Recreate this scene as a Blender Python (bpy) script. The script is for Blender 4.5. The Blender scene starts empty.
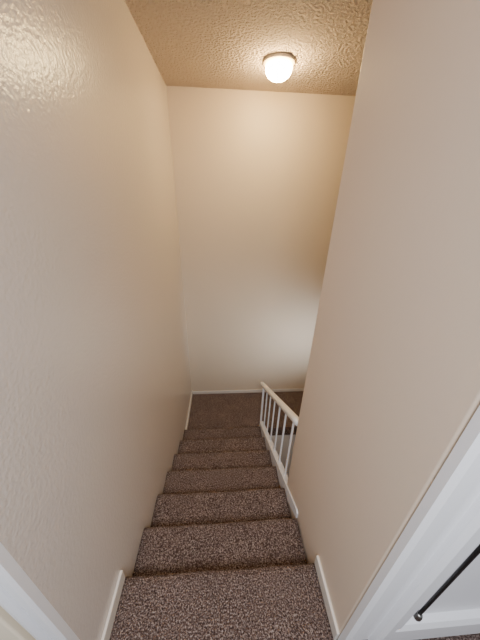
import bpy, bmesh, math, random
from mathutils import Vector, Matrix, noise
random.seed(3)
C=bpy.context.scene.collection
# ---------------- dimensions (metres) ----------------
H=1.527; XL=-.458; XR=.428; YB=2.730; ZC=2.368; ZL=-.989
Y0=.515; RUN=.25; RISE=.1413; YE=1.003; YC=.280
WT=.12
def srgb(r,g,b):
    f=lambda c:(c/255/12.92) if c/255<=.04045 else ((c/255+.055)/1.055)**2.4
    return (f(r),f(g),f(b),1)
# ---------------- materials ----------------
def newmat(name):
    m=bpy.data.materials.new(name); m.use_nodes=True
    nt=m.node_tree; b=nt.nodes['Principled BSDF']; return m,nt,b
def paint(name,col,rough=.5,scale=80,bump=.25,dist=.004,spec=.5,var=.04,detail=3):
    m,nt,b=newmat(name); N=nt.nodes; L=nt.links
    tc=N.new('ShaderNodeTexCoord')
    n=N.new('ShaderNodeTexNoise'); n.inputs['Scale'].default_value=scale; n.inputs['Detail'].default_value=detail
    L.new(tc.outputs['Object'],n.inputs['Vector'])
    bp=N.new('ShaderNodeBump'); bp.inputs['Strength'].default_value=bump; bp.inputs['Distance'].default_value=dist
    L.new(n.outputs['Fac'],bp.inputs['Height']); L.new(bp.outputs['Normal'],b.inputs['Normal'])
    n2=N.new('ShaderNodeTexNoise'); n2.inputs['Scale'].default_value=2.5; n2.inputs['Detail'].default_value=3
    L.new(tc.outputs['Object'],n2.inputs['Vector'])
    mx=N.new('ShaderNodeMix'); mx.data_type='RGBA'
    mx.inputs['A'].default_value=tuple(c*(1-var) for c in col[:3])+(1,)
    mx.inputs['B'].default_value=tuple(min(1,c*(1+var)) for c in col[:3])+(1,)
    L.new(n2.outputs['Fac'],mx.inputs['Factor']); L.new(mx.outputs['Result'],b.inputs['Base Color'])
    b.inputs['Roughness'].default_value=rough; b.inputs['Specular IOR Level'].default_value=spec
    return m
wallm=paint('wall_paint_cool_light',srgb(225,216,208),.26,90,.40,.0032,.85,.02,2)  # left wall: the shared wall paint, cool daylight put into its tint
wallb=paint('wall_paint_matte_warm_light',srgb(222,206,184),.5,80,.2,.003,.4,.02)  # same wall paint for the back, warm light put into its tint
wallr=paint('wall_paint_smooth_warm_light',srgb(229,210,190),.5,60,.14,.003,.4,.02)  # same wall paint on the right, warmer light put into the colour
frontm=paint('hall_wall_paint',srgb(215,212,212),.5,70,.3,.004)
ceilm=paint('popcorn_ceiling',srgb(238,222,208),.9,66,1.0,.045,.1,.06,4)
trimm=paint('white_trim_paint',srgb(246,246,249),.35,20,.05,.001,.5,.02)
basem=paint('baseboard_paint',srgb(228,221,212),.4,20,.05,.001,.5,.02)
railm=paint('cream_rail_paint',srgb(246,242,236),.35,40,.08,.001,.5,.03)
doorm=paint('white_door_paint',srgb(246,246,250),.35,20,.05,.001,.5,.02)
def carpet():
    m,nt,b=newmat('brown_speckled_carpet'); N=nt.nodes; L=nt.links
    tc=N.new('ShaderNodeTexCoord')
    n=N.new('ShaderNodeTexNoise'); n.inputs['Scale'].default_value=165; n.inputs['Detail'].default_value=3; n.inputs['Roughness'].default_value=.7
    L.new(tc.outputs['Object'],n.inputs['Vector'])
    v=N.new('ShaderNodeTexVoronoi'); v.inputs['Scale'].default_value=170
    L.new(tc.outputs['Object'],v.inputs['Vector'])
    r=N.new('ShaderNodeValToRGB'); e=r.color_ramp.elements
    e[0].position=.35; e[0].color=srgb(56,42,39)
    e[1].position=.65; e[1].color=srgb(192,174,165)
    x=e.new(.50); x.color=srgb(112,92,86)
    L.new(n.outputs['Fac'],r.inputs['Fac'])
    n3=N.new('ShaderNodeTexNoise'); n3.inputs['Scale'].default_value=7; n3.inputs['Detail'].default_value=4
    L.new(tc.outputs['Object'],n3.inputs['Vector'])
    mr=N.new('ShaderNodeMapRange'); mr.inputs['To Min'].default_value=.75; mr.inputs['To Max'].default_value=1.2
    L.new(n3.outputs['Fac'],mr.inputs['Value'])
    mx=N.new('ShaderNodeMix'); mx.data_type='RGBA'; mx.blend_type='MULTIPLY'; mx.inputs['Factor'].default_value=1
    L.new(r.outputs['Color'],mx.inputs['A']); L.new(mr.outputs['Result'],mx.inputs['B'])
    L.new(mx.outputs['Result'],b.inputs['Base Color'])
    ad=N.new('ShaderNodeMath'); ad.operation='ADD'
    L.new(n.outputs['Fac'],ad.inputs[0]); L.new(v.outputs['Distance'],ad.inputs[1])
    bp=N.new('ShaderNodeBump'); bp.inputs['Strength'].default_value=.85; bp.inputs['Distance'].default_value=.011
    L.new(ad.outputs[0],bp.inputs['Height']); L.new(bp.outputs['Normal'],b.inputs['Normal'])
    b.inputs['Roughness'].default_value=1; b.inputs['Specular IOR Level'].default_value=.05
    b.inputs['Sheen Weight'].default_value=.05
    return m
carp=carpet()
def simple(name,col,rough=.4,metal=0):
    m,nt,b=newmat(name); N=nt.nodes;L=nt.links
    n=N.new('ShaderNodeTexNoise'); n.inputs['Scale'].default_value=60
    mr=N.new('ShaderNodeMapRange'); mr.inputs['To Min'].default_value=rough*.85; mr.inputs['To Max'].default_value=min(1,rough*1.15)
    L.new(n.outputs['Fac'],mr.inputs['Value']); L.new(mr.outputs['Result'],b.inputs['Roughness'])
    b.inputs['Base Color'].default_value=col; b.inputs['Metallic'].default_value=metal; return m
black=simple('black_metal',srgb(44,41,40),.3,.6)
steel=simple('brushed_nickel',srgb(150,148,146),.3,1)
brass=simple('pale_ring_enamel',srgb(252,236,208),.35,0)
lowfl=paint('lower_floor_vinyl',srgb(175,166,158),.6,30,.1,.002)
# glowing glass
gl,nt,b=newmat('frosted_glass_lit'); N=nt.nodes; L=nt.links
tc=N.new('ShaderNodeTexCoord'); sp=N.new('ShaderNodeSeparateXYZ'); L.new(tc.outputs['Object'],sp.inputs[0])
mr=N.new('ShaderNodeMapRange'); mr.inputs['From Min'].default_value=ZC-.105; mr.inputs['From Max'].default_value=ZC-.02
L.new(sp.outputs['Z'],mr.inputs['Value'])
r=N.new('ShaderNodeValToRGB'); e=r.color_ramp.elements
e[0].color=(.55,.42,.20,1); e[0].position=0
e[1].color=(.30,.15,.04,1); e[1].position=1
x=e.new(.45); x.color=(1,.72,.32,1)
L.new(mr.outputs['Result'],r.inputs['Fac']); L.new(r.outputs['Color'],b.inputs['Emission Color'])
b.inputs['Emission Strength'].default_value=190; b.inputs['Base Color'].default_value=(.9,.85,.75,1); b.inputs['Roughness'].default_value=.4
# ---------------- helpers ----------------
def finish(bm,name,mat,smooth=False,parent=None):
    bmesh.ops.recalc_face_normals(bm,faces=bm.faces)
    me=bpy.data.meshes.new(name); bm.to_mesh(me); bm.free()
    o=bpy.data.objects.new(name,me); C.objects.link(o); me.materials.append(mat)
    if smooth:
        for p in me.polygons: p.use_smooth=True
    if parent: o.parent=parent
    return o
def boxbm(bm,a,b_):
    vs=[bm.verts.new((x,y,z)) for x in (a[0],b_[0]) for y in (a[1],b_[1]) for z in (a[2],b_[2])]
    for f in [(0,1,3,2),(4,6,7,5),(0,4,5,1),(2,3,7,6),(0,2,6,4),(1,5,7,3)]: bm.faces.new([vs[i] for i in f])
def box(name,a,b_,mat,bev=0,parent=None,seg=3):
    bm=bmesh.new(); boxbm(bm,a,b_); o=finish(bm,name,mat,False,parent)
    if bev:
        m=o.modifiers.new('bevel','BEVEL'); m.width=bev; m.segments=seg
        for p in o.data.polygons: p.use_smooth=True
        w=o.modifiers.new('wn','WEIGHTED_NORMAL')
    return o
def extr(name,prof,axis,a,b_,mat,smooth=False,parent=None,bev=0,n=1,jit=0):
    """extrude closed profile along axis ('x': prof=(y,z); 'y': prof=(x,z))"""
    bm=bmesh.new(); rings=[]
    for i in range(n+1):
        t=a+(b_-a)*i/n
        ring=[]
        for p,q in prof:
            v=(t,p,q) if axis=='x' else ((p,t,q) if axis=='y' else (p,q,t))
            ring.append(bm.verts.new(v))
        rings.append(ring)
    k=len(prof)
    for i in range(n):
        for j in range(k):
            bm.faces.new([rings[i][j],rings[i][(j+1)%k],rings[i+1][(j+1)%k],rings[i+1][j]])
    bm.faces.new(rings[0]); bm.faces.new(rings[-1][::-1])
    if jit:
        for v in bm.verts:
            d=noise.noise_vector(v.co*6)*jit
            v.co.y+=d.y; v.co.z+=d.z*.5
    o=finish(bm,name,mat,smooth,parent)
    if bev:
        m=o.modifiers.new('bevel','BEVEL'); m.width=bev; m.segments=3; m.limit_method='ANGLE'
        for p in o.data.polygons: p.use_smooth=True
        o.modifiers.new('wn','WEIGHTED_NORMAL')
    return o
def struct(o): o['kind']='structure'; return o
def empty(name,loc,label,cat):
    e=bpy.data.objects.new(name,None); C.objects.link(e); e.location=loc; e.empty_display_size=.1
    e['label']=label; e['category']=cat; return e
def adopt(ch,par):
    ch.parent=par; ch.matrix_parent_inverse=Matrix.Translation(par.location).inverted()
# ---------------- shell ----------------
LOW=-2.45
struct(box('wall_left',(XL-WT,YC,LOW),(XL,YB+.12,ZC),wallm))
struct(box('wall_back',(XL,YB,LOW),(2.3,YB+.12,ZC),wallb))
struct(box('wall_right',(XR,YC,LOW),(XR+WT,YE,ZC),wallr,.012))
struct(box('ceiling',(-1.7,-1.5,ZC),(2.3,YB+.12,ZC+.1),ceilm))
struct(box('wall_hall_left',(-1.7,YC,0),(XL-WT,YC+.12,ZC),frontm))
struct(box('wall_hall_right',(XR+WT,YC+.045,LOW),(1.7,YC+.165,ZC),frontm))
struct(box('wall_lower_right',(2.3,.4,LOW),(2.42,YB+.12,ZC),wallb))
struct(box('floor_lower',(-.58,YC,LOW-.1),(2.42,YB+.12,LOW),lowfl))
# upper carpeted floor with rounded nosing
def nose(y,z,r=.030,depth=.12):
    """points of a rounded nosing, from top going around to the riser below"""
    pts=[]
    for i in range(9):
        a=math.radians(90-180*i/8)
        pts.append((y-r+math.cos(a)*r*1.05, z-r+math.sin(a)*r))
    return pts
bk=-1.5
prof=[(bk,0)]+[(bk+(Y0-.04-bk)*i/12,0) for i in range(1,13)]+nose(Y0,0)+[(Y0-.04,-.066),(Y0-.04,-RISE-.02),(Y0-.12,-.16),(bk,-.16)]
fl=extr('floor',prof,'x',XL,XR,carp,True,n=16,jit=.004); struct(fl)
struct(box('floor_hall',(-1.7,-1.5,-.16),(XL,YC,0),carp)); struct(box('floor_hall',(XR,-1.5,-.16),(1.7,YC+.045,0),carp))
# steps
stair=empty('staircase',(0,Y0,ZL),'brown speckled carpeted stairs with rounded nosings leading down to a landing','stairs')
for k in range(1,7):
    y=Y0+RUN*k; z=-RISE*k
    ys=y-RUN-.042
    prof=[(ys,z-.01),(ys+.01,z+.004)]+[(ys+.02+(y-.04-ys-.02)*i/6,z) for i in range(1,7)]+nose(y,z)+[(y-.046,z-.066),(y-.046,z-RISE-.01),(y-.10,z-RISE-.01),(ys,z-.06)]
    o=extr('step',prof,'x',XL+.002,XR-.009,carp,True,n=16,jit=.006); adopt(o,stair)
YN=Y0+RUN*6
struct(box('floor_landing',(XL,YN-.05,ZL-.14),(XR+.02,YB,ZL),carp))
struct(box('floor_landing',(XR+.02,2.10,ZL-.14),(1.25,YB,ZL),carp))
struct(box('wall_landing_face',(XR+.02,2.12,LOW),(1.25,2.22,ZL-.14),trimm))
# wall beneath the stairs' open side
nz=lambda y:-(y-Y0)/RUN*RISE
struct(extr('wall_under_stair',[(YE,LOW),(YE,nz(YE)-.03),(2.1,nz(2.1)-.02),(2.1,LOW)],'x',XR+.004,XR+.036,wallb))
struct(extr('wall_under_landing',[(XL,LOW),(XL+.0,ZL-.15),(XR,ZL-.15),(XR,LOW)],'y',2.12,2.16,wallb))
# white stringer / skirt
s0=.765
st=extr('trim_stringer',[(s0,nz(s0)-.02),(s0,nz(s0)+.026),(s0+.02,nz(s0)+.034),(2.04,nz(2.04)+.045),(2.10,ZL+.04),(2.10,ZL-.02),(2.02,ZL-.14)],'x',XR-.009,XR-.001,trimm); struct(st)
st=extr('trim_stringer_cap',[(YE,nz(YE)-.05),(YE,nz(YE)+.040),(2.06,nz(2.06)+.052),(2.12,ZL+.03),(2.12,ZL-.14)],'x',XR-.001,XR+.034,trimm,bev=.004); struct(st)
# baseboards
def bb(name,a,b_): struct(box(name,a,b_,basem,.004))
bb('baseboard_left',(XL,YC+.001,0),(XL+.012,Y0-.004,.072))
bb('baseboard_right',(XR-.012,YC+.001,0),(XR,Y0-.004,.072))
bb('baseboard_landing_left',(XL,YN-.03,ZL),(XL+.012,YB,ZL+.065))
bb('baseboard_back',(XL+.012,YB-.011,ZL),(1.25,YB,ZL+.05))
# hall casings (profiled, facing the hall)
def casing(name,x0,x1,dirn):
    w=x1-x0
    prof=[(0,0),(0,.020),(.08,.027),(.33,.027),(.36,.023),(.38,.006),(.74,.004),(.76,.018),(.84,.028),(1,.026),(1,0)]
    pts=[(x0+p*w,YC-d) for p,d in prof] if dirn>0 else [(x1-p*w,YC-d) for p,d in prof]
    struct(extr(name,pts,'z',0,ZC-.02,trimm))
casing('trim_1',XR,XR+.165,1)
casing('trim_2',XL-.065,XL,-1)
struct(box('trim_3',(XL-.62,YC-.035,0),(XL-.08,YC+.0,2.05),paint('cream_door_paint',srgb(250,236,210),.4,20,.05,.001),.006))
# ---------------- white door with black slide rod ----------------
dx0=XR+.170; dy=YC
door=empty('closet_door',(dx0+.35,dy+.03,0),'white painted door with raised bottom rail on carpet beside the stair opening','door')
slab=box('door_panel',(dx0,dy+.012,.012),(dx0+.70,dy+.042,2.02),doorm,.004); adopt(slab,door)
fr=extr('bottom_rail',[(dy+.012,.012),(dy-.018,.012),(dy-.018,.13),(dy-.008,.15),(dy+.012,.16)],'x',dx0,dx0+.70,doorm); adopt(fr,door)
sti=extr('door_stile',[(dx0+.004,dy+.012),(dx0+.004,dy-.012),(dx0+.010,dy-.018),(dx0+.026,dy-.018),(dx0+.032,dy-.010),(dx0+.034,dy+.012)],'z',.16,2.0,doorm); adopt(sti,door)
def cyl(name,p,q,r0,r1,mat,seg=24,parent=None,caps=True,rings=None):
    p=Vector(p);q=Vector(q);d=q-p; rot=d.to_track_quat('Z','Y').to_matrix()
    bm=bmesh.new(); R=[]
    prof=rings or [(0,r0),(1,r1)]
    for t,r_ in prof:
        R.append([bm.verts.new(p+d*t+rot@Vector((math.cos(2*math.pi*i/seg)*r_,math.sin(2*math.pi*i/seg)*r_,0))) for i in range(seg)])
    for a,b_ in zip(R,R[1:]):
        for i in range(seg): bm.faces.new([a[i],a[(i+1)%seg],b_[(i+1)%seg],b_[i]])
    bm.faces.new(R[0][::-1]); bm.faces.new(R[-1])
    return finish(bm,name,mat,True,parent)
rx=dx0+.054
rod=cyl('slide_rod',(rx,dy-.014,.275),(rx,dy-.014,1.15),.0052,.0052,black); adopt(rod,door); rod['label']='black metal slide rod'
foot=cyl('rod_end_cap',(rx,dy-.014,.250),(rx,dy-.014,.288),.011,.011,steel,rings=[(0,.004),(.12,.010),(.3,.012),(.7,.012),(.9,.010),(1,.007)]); adopt(foot,door); foot['label']='nickel rounded rod end cap'
for zz in (.27,1.12):
    g=cyl('rod_bracket',(rx,dy-.012,zz),(rx,dy+.014,zz),.006,.009,black,seg=16); adopt(g,door)
# ---------------- railing ----------------
xr=XR+.017
rail=empty('stair_railing',(xr,1.6,ZL),'cream painted wooden handrail on slim white balusters along open stair side','railing')
ya,za=YE+.001,.370; yb,zb=2.235,-.380
sl=(zb-za)/(yb-ya)
zt=lambda y:za+sl*(y-ya)
# handrail: rounded profile swept
def handrail():
    bm=bmesh.new(); sec=[(-.020,-.028),(-.024,-.012),(-.023,.002),(-.015,.012),(0,.015),(.015,.012),(.023,.002),(.024,-.012),(.020,-.028)]
    R=[]
    N_=14
    for i in range(N_+1):
        y=ya+(yb-ya)*i/N_
        R.append([bm.verts.new((xr+a,y,zt(y)-.012+b_)) for a,b_ in sec])
    # rounded nose end
    for s,dyy in ((.9,.012),(.65,.022)):
        R.append([bm.verts.new((xr+a*s,yb+dyy,zt(yb+dyy)-.012-.008+(b_+.008)*s)) for a,b_ in sec])
    k=len(sec)
    for a,b_ in zip(R,R[1:]):
        for i in range(k): bm.faces.new([a[i],a[(i+1)%k],b_[(i+1)%k],b_[i]])
    bm.faces.new(R[0]); bm.faces.new(R[-1])
    return finish(bm,'handrail',railm,True)
hr=handrail(); adopt(hr,rail)
ys=[1.10+.165*i for i in range(7)]
for y in ys[:-1]:
    zb0=nz(y)+.035
    b_=box('baluster',(xr-.0065,y-.0065,zb0),(xr+.0065,y+.0065,zt(y)-.03),trimm,.003); adopt(b_,rail)
y=2.12
pb=box('newel_post',(xr-.011,y-.011,ZL+.0),(xr+.011,y+.011,zt(y)-.03),trimm,.004); adopt(pb,rail)
# ---------------- ceiling light ----------------
lx,ly=.387,2.215
cl=empty('ceiling_light',(lx,ly,ZC),'round flush ceiling light with pale ring and glowing ribbed glass bowl','lamp')
def lathe(name,pr,mat,seg=96,rib=0):
    bm=bmesh.new(); R=[]
    for r_,z in pr:
        ring=[]
        for i in range(seg):
            a=2*math.pi*i/seg; rr=r_*.92*(1+rib*math.cos(a*24))
            ring.append(bm.verts.new((lx+math.cos(a)*rr,ly+math.sin(a)*rr,ZC+z*.98)))
        R.append(ring)
    for a,b2 in zip(R,R[1:]):
        for i in range(seg): bm.faces.new([a[i],a[(i+1)%seg],b2[(i+1)%seg],b2[i]])
    bm.faces.new(R[0][::-1]); bm.faces.new(R[-1])
    o=finish(bm,name,mat,True); adopt(o,cl); return o
lathe('lamp_base',[(.100,0),(.112,-.002),(.117,-.006),(.113,-.009),(.116,-.012),(.115,-.016),(.104,-.018),(.085,-.016)],brass)
lathe('lamp_shade',[(.088,-.016),(.096,-.025),(.097,-.044),(.092,-.062),(.079,-.080),(.057,-.094),(.029,-.102),(.006,-.104)],gl,96,.012)
# ---------------- lights ----------------
def area(name,loc,target,size,energy,col,spread=math.pi):
    l=bpy.data.lights.new(name,'AREA'); l.energy=energy; l.color=col; l.size=size; l.spread=spread
    o=bpy.data.objects.new(name,l); C.objects.link(o); o.location=loc
    o.rotation_euler=(Vector(target)-Vector(loc)).to_track_quat('-Z','Y').to_euler(); return o
area('hall_daylight',(-.05,-.80,2.2),(0,.05,.0),.7,46,(.91,.94,1.0))
area('lower_window_daylight',(2.2,1.5,-.25),(.87,2.73,-.05),.45,4,(.90,.94,1.0),math.radians(50))
w=bpy.data.worlds.new('world'); bpy.context.scene.world=w; w.use_nodes=True
w.node_tree.nodes['Background'].inputs[0].default_value=(.89,.94,1,1); w.node_tree.nodes['Background'].inputs[1].default_value=.5
# ---------------- camera ----------------
cam=bpy.data.cameras.new('camera'); co=bpy.data.objects.new('camera',cam); C.objects.link(co)
co.location=(0,0,H); co.rotation_mode='XYZ'; co.rotation_euler=(1.1154,-.0222,-.0642)
cam.sensor_fit='VERTICAL'; cam.sensor_height=24; cam.lens=24*245.2/640; cam.clip_start=.02
bpy.context.scene.camera=co
